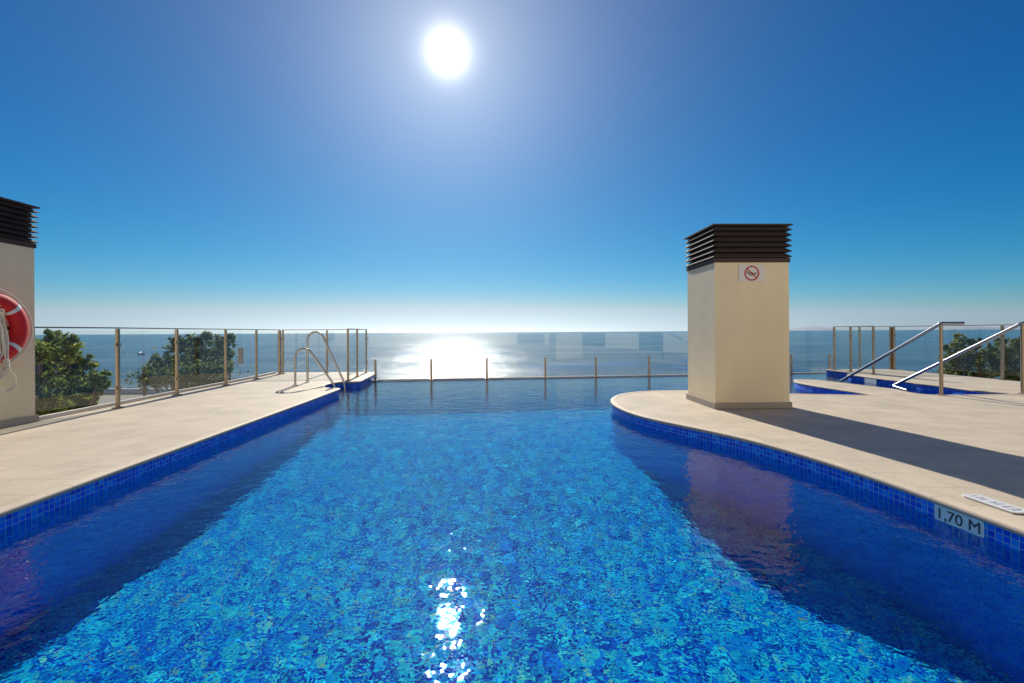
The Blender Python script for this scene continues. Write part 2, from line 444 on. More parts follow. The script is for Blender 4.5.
# right deck: peninsula, strip and far deck round the wading pool
R_px = [(1024, 529.6), (983.6, 515.5), (934, 497.3), (900, 484.3), (848, 467.5), (800, 453), (760, 441.2), (720, 432.6), (687, 425.8), (660, 420.5), (638, 414.8), (624, 409.5), (614.6, 404.3), (611.8, 400), (614, 397), (619.5, 394.6), (628, 392.8), (641, 391.4), (660, 390.6), (690, 390.4), (740, 391.8), (788, 393.6), (820, 394.3), (878, 395.4)]
R_w = [at(u, v) for u, v in R_px]
R_line = [Vector((2.70, -3.0, 0)), Vector((2.66, -1, 0)), Vector((2.62, 1.0, 0))] + R_w
R_s = [(p.x, p.y) for p in smooth_line(R_line, 5)]
def relax(pts, step=.04):
    """even out a hand-measured curve: wide averaging on the long run, little at the tip"""
    d = []
    for a, b in zip(pts, pts[1:]):
        n = max(1, int(math.hypot(b[0] - a[0], b[1] - a[1]) / step))
        d += [(a[0] + (b[0] - a[0]) * k / n, a[1] + (b[1] - a[1]) * k / n) for k in range(n)]
    d.append(pts[-1]); A = np.array(d)
    L = np.concatenate([[0], np.cumsum(np.hypot(*np.diff(A, axis=0).T))]); U = np.arange(0, L[-1], step)
    A = np.stack([np.interp(U, L, A[:, 0]), np.interp(U, L, A[:, 1])], 1)
    for it in range(2):
        B = A.copy()
        for i in range(1, len(A) - 1):
            y = A[i, 1]; w = 9 if y < 4.6 else max(2, int(9 - (y - 4.6) * 5))
            w = min(w, i, len(A) - 1 - i); B[i] = A[i - w:i + w + 1].mean(0)
        A = B
    return [tuple(p) for p in A] + [pts[-1]]
R_s = relax(R_s)
apex1 = at(880, 395.5)
strip_low = [at(u, v) for u, v in ((875, 394.9), (859.5, 392.3), (820, 386.4), (800, 382.6))]
strip_tip = [at(795.5, 380.9), at(795.5, 379.5)]
strip_up = [at(u, v) for u, v in ((805, 379.3), (820, 380.0), (840, 382.5), (866, 385.6), (893.8, 389), (905.6, 391.6), (920, 393.9), (938.6, 394.9), (975, 394.7))]
p2_tip = [at(1003, 394.4), at(1013, 394.0), at(1009.6, 393.3)]
p2_far = [at(u, v) for u, v in ((994, 392.1), (979, 390.7), (962, 388.5), (946, 386.3), (920, 383.3), (912, 382.2), (879, 378.3), (862, 376.0), (848, 374.4))]
R_back = [(8.02, 10.4), (8.02, 11.62), (9.72, 11.62), (9.80, 8.4), (9.9, -3.0)]
edge2 = [(p.x, p.y) for p in smooth_line([at(878, 395.4)] + strip_low + strip_tip + strip_up + p2_tip + p2_far + [Vector((8.04, 10.6, 0))], 3)] + [(8.02, 11.62)]
r_edge_all = R_s + edge2[1:]
right_poly = r_edge_all + R_back[2:]
bm = bmesh.new(); prism(bm, right_poly, -.03, 0.0)
tag(link('pool_deck', bm, M_deck), kind='structure')
bm = bmesh.new(); prism(bm, off_edge(r_edge_all, .03) + [(9.68, 11.55), (9.75, 8.4), (9.85, -3.0)], LAND + .01, -.032)
tag(link('deck_foundation', bm, M_render), kind='structure')
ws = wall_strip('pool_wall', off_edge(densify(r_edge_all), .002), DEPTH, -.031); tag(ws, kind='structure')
coping('coping', r_edge_all, .055, 1)

# infinity edge
def lip(x): return 10.50 + .118 * (x + 3.2)
LIP0, LIP1 = -3.32, 8.15
bm = bmesh.new()
a, b = Vector((LIP0 - .3, lip(LIP0 - .3) + .12, 0)), Vector((LIP1 + .2, lip(LIP1 + .2) + .12, 0))
bar(bm, a + Vector((0, 0, -1)), b + Vector((0, 0, -1)), .24, 1.755)
tag(link('overflow_wall', bm, M_wall), kind='structure')
bm = bmesh.new()
bar(bm, a + Vector((0, .02, -2.5)), b + Vector((0, .02, -2.5)), .2, 4.0 - .5)
# catch basin beyond the lip
bar(bm, a + Vector((0, .75, -1.3)), b + Vector((0, .75, -1.3)), .2, 1.8)
tag(link('catch_basin', bm, M_render), kind='structure')

# pool floor, shell behind the camera
bm = bmesh.new()
prof_ = [(-3.4, -1.58), (1.9, -1.58), (2.5, -1.61), (3.1, -1.68), (3.7, -1.77), (4.2, DEPTH), (12.2, DEPTH)]     # the floor falls away to 1,70 m
rr_ = [[bm.verts.new((x, y, z)) for x in (-4.2, 9.9)] for y, z in prof_]
for a, b in zip(rr_, rr_[1:]): bm.faces.new((a[0], a[1], b[1], b[0]))
o = link('pool_floor', bm, M_floor); o.cycles.is_caustics_receiver = True; tag(o, kind='structure')
ws = wall_strip('pool_wall', [(-4.2, -3.0), (4.2, -3.0)], DEPTH, -.031); tag(ws, kind='structure')
bm = bmesh.new(); box(bm, -9, 9.9, -16, -3.0, -.03, 0)
tag(link('pool_deck', bm, M_deck), kind='structure')

# water: a real refracting surface with small waves
def water_mat():
    t = NT('pool_water'); p = t.p
    p.inputs['Base Color'].default_value = (.30, .88, 1, 1); p.inputs['Roughness'].default_value = 0
    p.inputs['IOR'].default_value = 1.333; p.inputs['Transmission Weight'].default_value = 1
    lw = t.new('ShaderNodeLayerWeight'); mr = t.new('ShaderNodeMapRange'); t.l.new(lw.outputs['Facing'], mr.inputs[0])
    mr.inputs[1].default_value = .74; mr.inputs[2].default_value = .88; mr.inputs[3].default_value = .10; mr.inputs[4].default_value = 1.0
    t.l.new(mr.outputs[0], p.inputs['Specular IOR Level'])
    co = t.coord(); n1 = t.math('ADD', t.noise(co, 17, 2, .5), t.math('MULTIPLY', t.noise(co, 4.5, 1, .5), 2.0))
    t.bump(n1, 1.0, .0034)
    return t.m
waves = []
for i in range(110):
    lam = math.exp(rng.uniform(math.log(.06), math.log(.55)))
    th = rng.normal(.4, 1.1)
    slope = .0013 * (1.0 if lam < .3 else .6)
    k = 2 * PI / lam
    waves.append((k * math.sin(th), k * math.cos(th), slope / k, rng.uniform(0, 2 * PI)))
def wave_z(X, Y):
    Z = np.zeros_like(X)
    for kx, ky, a, ph in waves: Z += a * np.sin(kx * X + ky * Y + ph)
    # calmer and livelier patches
    m = .75 + .35 * np.sin(.9 * X + .6 * Y + 1) * np.sin(.7 * Y - .5 * X) 
    return Z * m
x0, x1, y0, st = -4.1, 9.6, -2.95, .017
nx = int((x1 - x0) / st) + 1; ny = int((12.1 - y0) / st) + 1
gx = np.linspace(x0, x1, nx); tt = np.linspace(0, 1, ny)
X = np.repeat(gx[None, :], ny, 0)
Ytop = 10.50 + .118 * (X + 3.2) + .16
Y = y0 + (Ytop - y0) * tt[:, None]
Z = WATER + wave_z(X, Y) * np.clip((Ytop - Y) * 2, .12, 1)
V = np.stack([X, Y, Z], -1).reshape(-1, 3)
i = np.arange(ny - 1)[:, None] * nx + np.arange(nx - 1)[None, :]
Fq = np.stack([i, i + 1, i + nx + 1, i + nx], -1).reshape(-1, 4)
me = bpy.data.meshes.new('pool_water'); me.vertices.add(len(V)); me.vertices.foreach_set('co', V.ravel())
me.loops.add(Fq.size); me.loops.foreach_set('vertex_index', Fq.ravel().astype(np.int32))
me.polygons.add(len(Fq)); me.polygons.foreach_set('loop_start', np.arange(0, Fq.size, 4, dtype=np.int32))
me.polygons.foreach_set('use_smooth', np.ones(len(Fq), dtype=bool)); me.update(); me.validate()
me.materials.append(water_mat())
o = bpy.data.objects.new('pool_water', me); COL.objects.link(o); o.cycles.is_caustics_caster = True
tag(o, kind='structure')

# ------------------------------------------------------------------ chimney-like vent pillars
def pillar(label, w, d, hwall, hcap, nsl, loc, rz):
    """origin at the near-left base corner; x right, y away"""
    t = empty('ventilation_pillar', loc, rz); tag(t, label, 'pillar', 'rendered ventilation pillars with louvred tops')
    bm = bmesh.new(); box(bm, 0, w, 0, d, .075, hwall); link('wall', bm, M_render, t, bevel=.006)
    bm = bmesh.new(); box(bm, -.022, w + .022, -.022, d + .022, .0045, .078); link('skirting', bm, M_skirt, t, bevel=.004)
    bm = bmesh.new(); box(bm, .05, w - .05, .05, d - .05, hwall + .002, hwall + hcap - .03); link('louvre_core', bm, M_louvre_in, t)
    bm = bmesh.new(); box(bm, -.012, w + .012, -.012, d + .012, hwall + .002, hwall + .055)
    link('louvre_base', bm, M_louvre, t, bevel=.003)
    z = hwall + .062; step = (hcap - .062 - .012) / nsl
    for k in range(nsl):
        bm = bmesh.new()
        def ring(o, zz): return [bm.verts.new(p) for p in ((-o, -o, zz), (w + o, -o, zz), (w + o, d + o, zz), (-o, d + o, zz))]
        zl = z + k * step
        R = [ring(-.02, zl + step * .80), ring(.026, zl + step * .18), ring(.028, zl + step * .08), ring(.022, zl + step * .06), ring(-.02, zl + step * .66)]
        for A, B in zip(R, R[1:] + R[:1]):
            for j in range(4): bm.faces.new((A[j], A[(j + 1) % 4], B[(j + 1) % 4], B[j]))
        link('louvre_slat', bm, M_louvre, t)
    bm = bmesh.new(); box(bm, -.036, w + .036, -.036, d + .036, hwall + hcap - .016, hwall + hcap); link('cap', bm, M_louvre, t, bevel=.003)
    return t
RP = pillar('cream ventilation pillar on the peninsula with a prohibition sign under brown louvres', .965, .85, 1.875, .49, 6, (2.60, 5.83, 0), math.radians(1.3))
LP = pillar('cream ventilation pillar at the left edge carrying the red lifebuoy', .95, .95, 1.99, .48, 7, (-6.395, 4.24, 0), math.radians(2.0))

def text_mesh(name, s, size, m, parent, M, depth=.0015, bold=0.0):
    cu = bpy.data.curves.new('t', 'FONT'); cu.body = s; cu.size = size; cu.align_x = 'CENTER'; cu.align_y = 'CENTER'; cu.extrude = depth; cu.offset = bold
    to = bpy.data.objects.new('t', cu); COL.objects.link(to)
    bpy.context.view_layer.update()
    me = bpy.data.meshes.new_from_object(to.evaluated_get(bpy.context.evaluated_depsgraph_get()))
    bpy.data.objects.remove(to); me.name = name; me.materials.clear(); me.materials.append(m)
    o = bpy.data.objects.new(name, me); COL.objects.link(o); o.parent = parent; o.matrix_local = M; return o

# prohibition sign on the right pillar (world place = on the front face)
psn = empty('prohibition_sign', RP.matrix_world @ Vector((0, 0, 0)), 0)
Mr = Matrix.Translation((2.60, 5.83, 0)) @ Matrix.Rotation(math.radians(1.3), 4, 'Z')
psn.matrix_world = Mr @ Matrix.Translation((.475, -.0095, 1.735))
tag(psn, 'white rectangular sign with a red prohibition circle on the right pillar', 'sign')
bm = bmesh.new(); box(bm, -.165, .165, -.003, .003, -.105, .105); link('plate', bm, M_white, psn)
bm = bmesh.new()
def ring_xz(bm, cx, cz, r0, r1, y0, y1, n=48):
    Rr = []
    for k in range(n):
        a = 2 * PI * k / n; c, s = math.cos(a), math.sin(a)
        Rr.append([bm.verts.new((cx + r * c, y, cz + r * s)) for r, y in ((r0, y0), (r1, y0), (r1, y1), (r0, y1))])
    for k in range(n):
        A, B = Rr[k], Rr[(k + 1) % n]
        for j in range(4): bm.faces.new((A[j], A[(j + 1) % 4], B[(j + 1) % 4], B[j]))
ring_xz(bm, .0, .0, .078, .096, -.0062, -.0032)
bar(bm, (-.062, -.0047, .062), (.062, -.0047, -.062), .003, .016, up=Vector((1, 0, 1)))
link('prohibition_ring', bm, M_signred, psn)
bm = bmesh.new()
box(bm, -.060, .020, -.0045, -.0032, -.006, .010); box(bm, .026, .058, -.0045, -.0032, -.016, .002); box(bm, -.040, .030, -.0045, -.0032, -.028, -.014)
box(bm, -.066, -.05, -.0045, -.0032, .012, .028); box(bm, .045, .062, -.0045, -.0032, .006, .016)
link('pictogram', bm, M_signink, psn)

# ------------------------------------------------------------------ lifebuoy and its rope
bx_, by_, bz_ = -5.345, 4.64, 1.07
lb = empty('lifebuoy', (bx_, by_, bz_), math.radians(2)); tag(lb, 'red lifebuoy with pale reflective bands hanging on the left pillar', 'lifebuoy')
def torus_pts(R, r, a0, a1, na, nb, kx=.8):
    pass
def torus(bm, R, r, a0=0, a1=2 * PI, na=72, nb=18, flat=.78, grow=0):
    full = abs(a1 - a0 - 2 * PI) < 1e-6; rings = []
    for i in range(na if full else na + 1):
        a = a0 + (a1 - a0) * i / na
        rings.append([bm.verts.new(((r + grow) * flat * math.sin(2 * PI * j / nb), (R + (r + grow) * math.cos(2 * PI * j / nb)) * math.cos(a), (R + (r + grow) * math.cos(2 * PI * j / nb)) * math.sin(a))) for j in range(nb)])
    for i in range(na if full else na):
        A, B = rings[i], rings[(i + 1) % len(rings)]
        for j in range(nb): bm.faces.new((A[j], A[(j + 1) % nb], B[(j + 1) % nb], B[j]))
bm = bmesh.new(); torus(bm, .305, .082); link('ring', bm, M_red, lb, smooth=True)
for a in (42, 138, 222, 318):
    bm = bmesh.new(); torus(bm, .305, .082, math.radians(a - 4), math.radians(a + 4), 6, grow=.0025); link('reflective_band', bm, M_band, lb, smooth=True)
pts = []
for k in range(96):
    a = 2 * PI * k / 96; sag = .018 * abs(math.sin(2 * (a - math.radians(42)))) if True else 0
    R = .305 + .082 + .006 + sag
    pts.append((.03, R * math.cos(a), R * math.sin(a)))
bm = bmesh.new(); tube(bm, pts, .0085, 8, closed=True); link('grab_rope', bm, M_rope, lb, smooth=True)

hk = empty('wall_bracket', (-5.40, by_ + .0, bz_)); tag(hk, 'dark metal bar bracket holding the lifebuoy on the left pillar', 'bracket')
bm = bmesh.new(); box(bm, -.035, -.01, -.40, .45, -.018, .018); link('crossbar', bm, M_dark, hk)
bm = bmesh.new(); tube(bm, fillet([(-.02, 0, .17), (.16, 0, .17), (.17, 0, .23)], .03), .009, 8); link('hook', bm, M_dark, hk, smooth=True)

# coiled throwing rope hung over the hook
rp = empty('throwing_rope', (bx_ + .085, by_ - .02, bz_ + .19)); tag(rp, 'coiled white throwing rope with a loose loop hanging over the lifebuoy', 'rope')
r3 = random.Random(4)
bm = bmesh.new()
for k in range(8):
    L = .50 + .22 * r3.random(); wdt = .05 + .05 * r3.random(); ox = .012 * (k % 4) - .005; oy = r3.uniform(-.03, .05)
    p = []
    for j in range(40):
        a = 2 * PI * j / 40
        s = math.sin(a); c = math.cos(a)
        z = -L / 2 + L / 2 * c
        y = oy + wdt * s * (.35 + .65 * (1 - (c + 1) / 2)) + .01 * math.sin(5 * a + k)
        p.append((ox + .008 * math.sin(3 * a + k), y, z))
    tube(bm, p, .0085, 8, closed=True)
link('coil', bm, M_rope, rp, smooth=True)
bm = bmesh.new()
p = smooth_line([(.03, .02, -.05), (.035, .05, -.3), (.035, .075, -.52), (.03, .085, -.60), (.02, .04, -.68), (.02, .02, -.78), (.02, .08, -.845), (.02, .17, -.80), (.02, .17, -.70), (.025, .10, -.61), (.03, .07, -.56)], 8)
tube(bm, p, .009, 8); link('loose_loop', bm, M_rope, rp, smooth=True)
bm = bmesh.new()
for k in range(6):
    a0 = -.60 + k * .014; tube(bm, [(.03 + .02 * math.cos(a), .08 + .024 * math.sin(a), a0 + .002 * a) for a in np.linspace(0, 2 * PI, 14)], .007, 6)
link('knot', bm, M_rope, rp, smooth=True)

# ------------------------------------------------------------------ glass fences
FH = 1.085
def fence(label, pts, group, heavy=(), paper=None):
    """posts on pts (x,y), glass panes between, thin rail on top"""
    o = empty('glass_fence', (pts[0][0], pts[0][1], 0)); tag(o, label, 'fence', group)
    O = Vector((pts[0][0], pts[0][1], 0))
    P = [Vector((x, y, 0)) - O for x, y in pts]
    for i, p in enumerate(P):
        d = (P[min(i + 1, len(P) - 1)] - P[max(i - 1, 0)]).normalized(); ang_ = math.atan2(d.y, d.x)
        s = .026 if i in heavy else .019
        M = Matrix.Translation(p) @ Matrix.Rotation(ang_, 4, 'Z')
        bm = bmesh.new(); box(bm, -s, s, -s, s, .0045, FH - .012, M); po = link('post', bm, M_post, o, bevel=.003)
        bm = bmesh.new(); box(bm, -s - .03, s + .03, -s - .03, s + .03, .0045, .013, M); link('foot_plate', bm, M_post, po)
        for zc in (.27, .86):
            bm = bmesh.new(); box(bm, -s - .022, s + .022, -.012, .012, zc - .02, zc + .02, M)
            link('clamp', bm, M_post, po)
    for a, b in zip(P, P[1:]):
        d = (b - a).normalized()
        bm = bmesh.new(); bar(bm, a + d * .03 + Vector((0, 0, .575)), b - d * .03 + Vector((0, 0, .575)), .010, .95); link('glass_pane', bm, M_glass, o)
        bm = bmesh.new(); bar(bm, a - d * (.02 if a is P[0] else 0) + Vector((0, 0, FH)), b + Vector((0, 0, FH)), .040, .016); link('top_rail', bm, M_post, o)
    return o
G = 'glass fences with steel posts round the pool deck'
def g2(u, v): p = at(u, v); return (p.x, p.y)
Lp = [(-5.53, 5.24), g2(118, 408), g2(177, 395), (-5.57, 8.85), (-5.62, 10.0), (-5.72, 11.2)]
fence('glass fence running along the left deck from the pillar with the lifebuoy', Lp, G, heavy=(5,))
fence('short glass fence across the far end of the left deck', [(-5.66, 11.24), (-4.62, 11.36), (-3.68, 11.48)], G)
fence('short glass fence beside the pool ladder on the left deck', [(-3.66, 11.42), (-3.54, 10.4), (-3.47, 9.62)], G)
fence('short glass fence at the wading pool end beside the low glass barrier', [(8.10, 11.44), (8.08, 10.86), (8.10, 10.2)], G)
fence('short glass fence across the far end of the right deck', [(8.14, 11.5), (8.80, 11.52), (9.60, 11.54)], G)
fence('glass fence along the right deck behind the steel handrails', [(9.64, 11.5), g2(1002.6, 379.9), (9.75, 6.6), (9.8, 4.2)], G, heavy=(0,))

# low kerb under the outer fences
for pts, lab in (([(-5.42, 5.25), (-5.56, 7.5), (-5.66, 9.9), (-5.80, 11.3)], 'pale stone kerb under the long left fence'), ):
    bm = bmesh.new()
    for a, b in zip(pts, pts[1:]): bar(bm, (a[0] - .1, a[1], .02), (b[0] - .1, b[1], .02), .06, .05)
    tag(link('deck_kerb', bm, M_kerb), kind='structure')

# low glass barrier on the overflow edge
gb = empty('glass_barrier', (LIP0, lip(LIP0), WATER)); tag(gb, 'low frameless glass barrier with short steel stubs along the infinity edge', 'barrier')
O = Vector((LIP0, lip(LIP0), WATER))
def lp(x, z): return Vector((x, lip(x) + .06, z)) - O
stub_u = [375.8, 431.5, 486.8, 545, 595.3, 648.3, 706, 790, 828.5]
sx = []
for u in stub_u:
    # solve x on the lip line for that direction
    k = (u - 512) / F
    # X = k*Y, Y = 10.5+.118*(X+3.2)+.06
    x = k * (10.56 + .118 * 3.2) / (1 - .118 * k); sx.append(x)
for x in sx:
    bm = bmesh.new(); c = lp(x, 0)
    box(bm, c.x - .022, c.x + .022, c.y - .062, c.y - .026, -.14, .50)
    so = link('stub_post', bm, M_post, gb, bevel=.003)
    bm = bmesh.new(); box(bm, c.x - .05, c.x + .05, c.y - .10, c.y - .026, .008, .02); link('foot_plate', bm, M_post, so)
xs = [LIP0] + sx[1:-1] + [sx[-1] + .02]
for a, b in zip(xs, xs[1:]):
    bm = bmesh.new(); bar(bm, lp(a + .006, .44), lp(b - .006, .44), .012, 1.04); link('glass_pane', bm, M_glass, gb)
bm = bmesh.new(); bar(bm, lp(LIP0, WATER + .02), lp(sx[-1] + .05, WATER + .008), .045, .03); link('base_channel', bm, M_kerb, gb)
# ------------------------------------------------------------------ pool ladder
ld = empty('pool_ladder', (-4.15, 9.0, 0)); tag(ld, 'stainless steel pool ladder with two arched rails at the corner niche', 'ladder')
def arch(y, xb, top, xin):
    p = [(xb, y, .005), (xb, y, top * .62)]
    c = Vector((xb + .17, y, top * .80)); 
    pts = [Vector((xb, y, .005)), Vector((xb, y, top - .17))]
    for k in range(1, 13):
        a = PI - (PI * .80) * k / 12
        pts.append(Vector((xb + .17 + .17 * math.cos(a), y, top - .17 + .17 * math.sin(a))))
    e = pts[-1]
    pts += [Vector((e.x + (xin - e.x) * t, y, e.z + (-.02 - e.z) * t)) for t in (.25, .5, .75, .95)]
    pts += [Vector((xin + .01, y, -.12)), Vector((xin + .015, y, -.3)), Vector((xin + .015, y, -1.35))]
    return [q - Vector((-4.15, 9.0, 0)) for q in pts]
for y, top, xb, xin in ((8.72, .70, -4.16, -3.40), (9.27, 1.02, -4.17, -3.42)):
    bm = bmesh.new(); tube(bm, arch(y, xb, top, xin), .021, 14); rl = link('rail', bm, M_steel, ld, smooth='auto')
    bm = bmesh.new(); tube(bm, [(xb + 4.15, y - 9, .0045), (xb + 4.15, y - 9, .012)], .048, 20); link('base_flange', bm, M_steel, rl)
for z in (-.35, -.62, -.89, -1.16):
    bm = bmesh.new(); box(bm, -3.425 + 4.15, -3.345 + 4.15, -.27, .26, z - .012, z + .012); link('step', bm, M_steel, ld)

# ------------------------------------------------------------------ stair handrails into the wading pool
def handrail(label, post, top_z, low, ext, foot=None):
    base = Vector((post[0], post[1], 0)); h = empty('handrail', base); tag(h, label, 'handrail', 'steel handrails at the wading pool steps')
    bm = bmesh.new(); tube(bm, [(0, 0, .0045), (0, 0, top_z - .02)], .024, 16); pp = link('post', bm, M_post, h, smooth='auto')
    bm = bmesh.new(); tube(bm, [(0, 0, .0045), (0, 0, .014)], .055, 24); link('base_flange', bm, M_steel, pp)
    lo = Vector(low) - base; d = (Vector((lo.x, lo.y, 0))).normalized()
    path = fillet([Vector((0, 0, top_z)) + Vector(ext), Vector((0, 0, top_z)), lo] + ([Vector(f) - base for f in foot] if foot else []), .05)
    bm = bmesh.new(); tube(bm, path, .025, 16); link('rail', bm, M_rail, h, smooth='auto')
    return h
p1 = at(941.3, 395.3); e1 = at(840, 381.6, -.10)
ext1 = Vector((.36, .02, 0)); 
handrail('inclined steel handrail whose rail ends level above its post', (p1.x, p1.y), 1.095, e1, ext1, foot=[(e1.x + .01, e1.y + .02, -.5)])
p2 = at(1022.8, 394); e2 = at(893, 386.0, -.07); f2 = at(908, 390.6, -.10)
handrail('inclined steel handrail cut off by the right edge of the picture', (p2.x, p2.y), 1.095, e2, Vector((.36, .02, 0)), foot=[f2, (f2.x + .02, f2.y - .02, -.4)])

# ------------------------------------------------------------------ depth markers and deck plaque
def depth_sign(label, pa, pb, z0, z1, size, txt='1,70 M', push=.006):
    a, b = Vector((*pa, 0)), Vector((*pb, 0)); d = (b - a); w = d.length; d.normalize(); n = d.cross(Vector((0, 0, 1))); c = (a + b) / 2
    o = empty('depth_marker', c + Vector((0, 0, (z0 + z1) / 2))); tag(o, label, 'depth sign')
    z = Vector((0, 0, 1))
    R = Matrix(((d.x, z.x, n.x, 0), (d.y, z.y, n.y, 0), (d.z, z.z, n.z, 0), (0, 0, 0, 1)))   # local x along, y up, z out
    hh = (z1 - z0) / 2
    bm = bmesh.new(); box(bm, -w / 2, w / 2, -hh, hh, 0, push, R); link('plate', bm, M_marker, o)
    if txt: text_mesh('lettering', txt, size, M_signink, o, Matrix.Translation(n * (push + .001)) @ R, bold=0)
    return o
# near sign: on the wall under the coping
def on_edge(u, pts=r_edge_all):
    """point of the deck edge seen in column u (nearest)"""
    best = None
    for a, b in zip(pts, pts[1:]):
        for k in range(10):
            x = a[0] + (b[0] - a[0]) * k / 10; y = a[1] + (b[1] - a[1]) * k / 10
            if y < .5: continue
            uu = PX + F * x / y; dd = abs(uu - u)
            if best is None or dd < best[0] : best = (dd, x, y)
    return best[1], best[2]
R_near = [q for q in R_s if .5 < q[1] < 4.5]
A_, B_ = on_edge(934.3, R_near), on_edge(983.4, R_near)
depth_sign('1,70 M depth marker tile on the wall of the peninsula', A_, B_, -.132, -.032, .088)
pl_ = at(328.5, 393.5); A_, B_ = (-3.075, 7.55), (-3.092, 7.80)
depth_sign('small depth marker tile on the left pool wall near the ladder', A_, B_, -.135, -.032, .07) if False else None
bA, bB = at(864.5, 376.6), at(876, 378.1)
depth_sign('pale depth marker tile on the far wall of the wading pool', (bA.x, bA.y - .01), (bB.x, bB.y - .01), -.13, -.032, .08, txt='')

dp_ = empty('deck_plaque', (2.745, 2.60, 0), math.radians(4)); tag(dp_, 'flat white plaque with worn grey markings set on the right deck', 'plaque')
bm = bmesh.new(); prism(bm, [(-.055, -.13), (-.03, -.145), (.05, -.145), (.062, -.12), (.062, .10), (.045, .135), (-.04, .135), (-.055, .11)], .0045, .011)
link('plate', bm, M_white, dp_, bevel=.0015)
bm = bmesh.new()
M_mark = plain('worn_marking', (.34, .34, .34), .6, var=.3, scale=60)
for (a0, b0, a1, b1) in ((-.02, -.115, .03, -.105), (-.02, -.115, -.012, -.06), (.02, -.115, .028, -.06), (-.02, -.066, .03, -.058), (-.02, -.03, .03, -.02), (-.02, .0, .03, .008), (-.01, -.02, 0, .0), (-.02, .045, .02, .052), (-.02, .07, .03, .078), (.0, .052, .008, .07), (-.02, .1, .02, .108)):
    box(bm, a0, a1, b0, b1, .0113, .0121)
link('marking', bm, M_mark, dp_)

# paper notice on the left fence glass
pn = at(240.5, 355, .5)
k = 5.60 / (-pn.x / pn.y * 1.0) if False else None
nx_, ny_ = -5.585, -5.585 / ((240.5 - 512) / F)
bm = bmesh.new(); box(bm, .0, .004, -.10, .10, -.17, .17)
o = link('paper_notice', bm, plain('faded_paper', (.55, .50, .42), .8)); o.location = (nx_ + .0, ny_, .54); o.rotation_euler = (0, 0, math.radians(2.4))
tag(o, 'faded paper notice stuck on a pane of the left glass fence', 'notice')

# ------------------------------------------------------------------ trees
def leaf_mat(name, dark, light, young):
    t = NT(name)
    at_ = t.new('ShaderNodeAttribute'); at_.attribute_name = 'tone'
    c = t.ramp(at_.outputs['Fac'], [(0, dark), (.6, light), (1, young)])
    t.base(c, .6, spec=.25)
    tl = t.new('ShaderNodeBsdfTranslucent'); t.l.new(c, tl.inputs[0])
    mx = t.new('ShaderNodeMixShader'); mx.inputs[0].default_value = .58
    t.l.new(t.p.outputs[0], mx.inputs[1]); t.l.new(tl.outputs[0], mx.inputs[2]); t.l.new(mx.outputs[0], t.n['Material Output'].inputs[0])
    return t.m
M_leaf = leaf_mat('leaf_green', (.07, .12, .03), (.23, .30, .065), (.52, .47, .15))
M_leafb = leaf_mat('leaf_bluegreen', (.055, .092, .036), (.17, .215, .07), (.42, .38, .13))
def tree(label, base, top, clumps, seed, mat, leaf=.055, nper=420, group='trees beyond the pool fence'):
    """clumps: (x, y, z, r) in world metres"""
    r = np.random.RandomState(seed)
    B = Vector(base); o = empty('tree', B); tag(o, label, 'tree', group)
    bm = bmesh.new(); fork = Vector((B.x * .3 + top[0] * .7, B.y * .3 + top[1] * .7, B.z + (top[2] - B.z) * .45))
    trunk_pts = [Vector((0, 0, 0)), (fork - B) * .5 + Vector((.08, .05, 0)), fork - B]
    tube(bm, smooth_line(trunk_pts, 6), lambda t: .15 - .06 * t, 10); tr = link('trunk', bm, M_bark, o, smooth=True)
    bm = bmesh.new()
    for (x, y, z, rr) in clumps:
        e = Vector((x, y, z)) - B; s = fork - B; m = (s + e) / 2 + Vector((r.uniform(-.15, .15), r.uniform(-.15, .15), -.12))
        tube(bm, smooth_line([s * .98, m, e], 5), lambda t: .055 - .040 * t, 6)
        for k in range(6):
            q = e + Vector(r.normal(0, .45, 3)) * rr; tube(bm, [e * .9 + m * .1, (e + q) / 2 + Vector((0, 0, .04)), q], lambda t: .016 - .010 * t, 4)
    link('limb', bm, M_bark, tr, smooth=True)
    P, T = [], []
    for (x, y, z, rr) in clumps:
        # sprigs inside the clump, leaves round every sprig
        nsp = max(22, int(60 * (rr / .5) ** 2))
        for s in range(nsp):
            d = r.normal(0, 1, 3); d /= np.linalg.norm(d)
            c = np.array((x, y, z)) + d * rr * (r.uniform(.2, 1.25)) * np.array((1.1, 1.1, .95))
            sz = rr * r.uniform(.2, .36); n = int(nper / 26 * r.uniform(.7, 1.5)) + 6; tone = r.uniform(0, .5)
            q = c + r.normal(0, .5, (n, 3)) * sz
            P.append(q); T.append(np.clip(tone + r.normal(.12, .14, n) + (r.rand(n) > .93) * .4, 0, 1))
    P = np.concatenate(P) - np.array(B); T = np.concatenate(T); n = len(P)
    d1 = r.normal(0, 1, (n, 3)); d1[:, 2] = d1[:, 2] * .6 + .25; d1 /= np.linalg.norm(d1, axis=1)[:, None]
    d2 = np.cross(d1, r.normal(0, 1, (n, 3))); d2 /= np.linalg.norm(d2, axis=1)[:, None]
    L = leaf * r.uniform(.7, 1.35, n)[:, None]; Wd = L * .42
    nrm = np.cross(d1, d2)
    V = np.stack([P - d1 * L, P + d2 * Wd + nrm * L * .12, P + d1 * L, P - d2 * Wd + nrm * L * .12], 1).reshape(-1, 3)
    me = bpy.data.meshes.new('crown'); me.vertices.add(len(V)); me.vertices.foreach_set('co', V.ravel())
    me.loops.add(4 * n); me.loops.foreach_set('vertex_index', np.arange(4 * n, dtype=np.int32))
    me.polygons.add(n); me.polygons.foreach_set('loop_start', np.arange(0, 4 * n, 4, dtype=np.int32)); me.update()
    A = me.attributes.new('tone', 'FLOAT', 'FACE'); A.data.foreach_set('value', T.astype(np.float32))
    me.materials.append(mat); c = bpy.data.objects.new('crown', me); COL.objects.link(c); c.parent = o
    return o
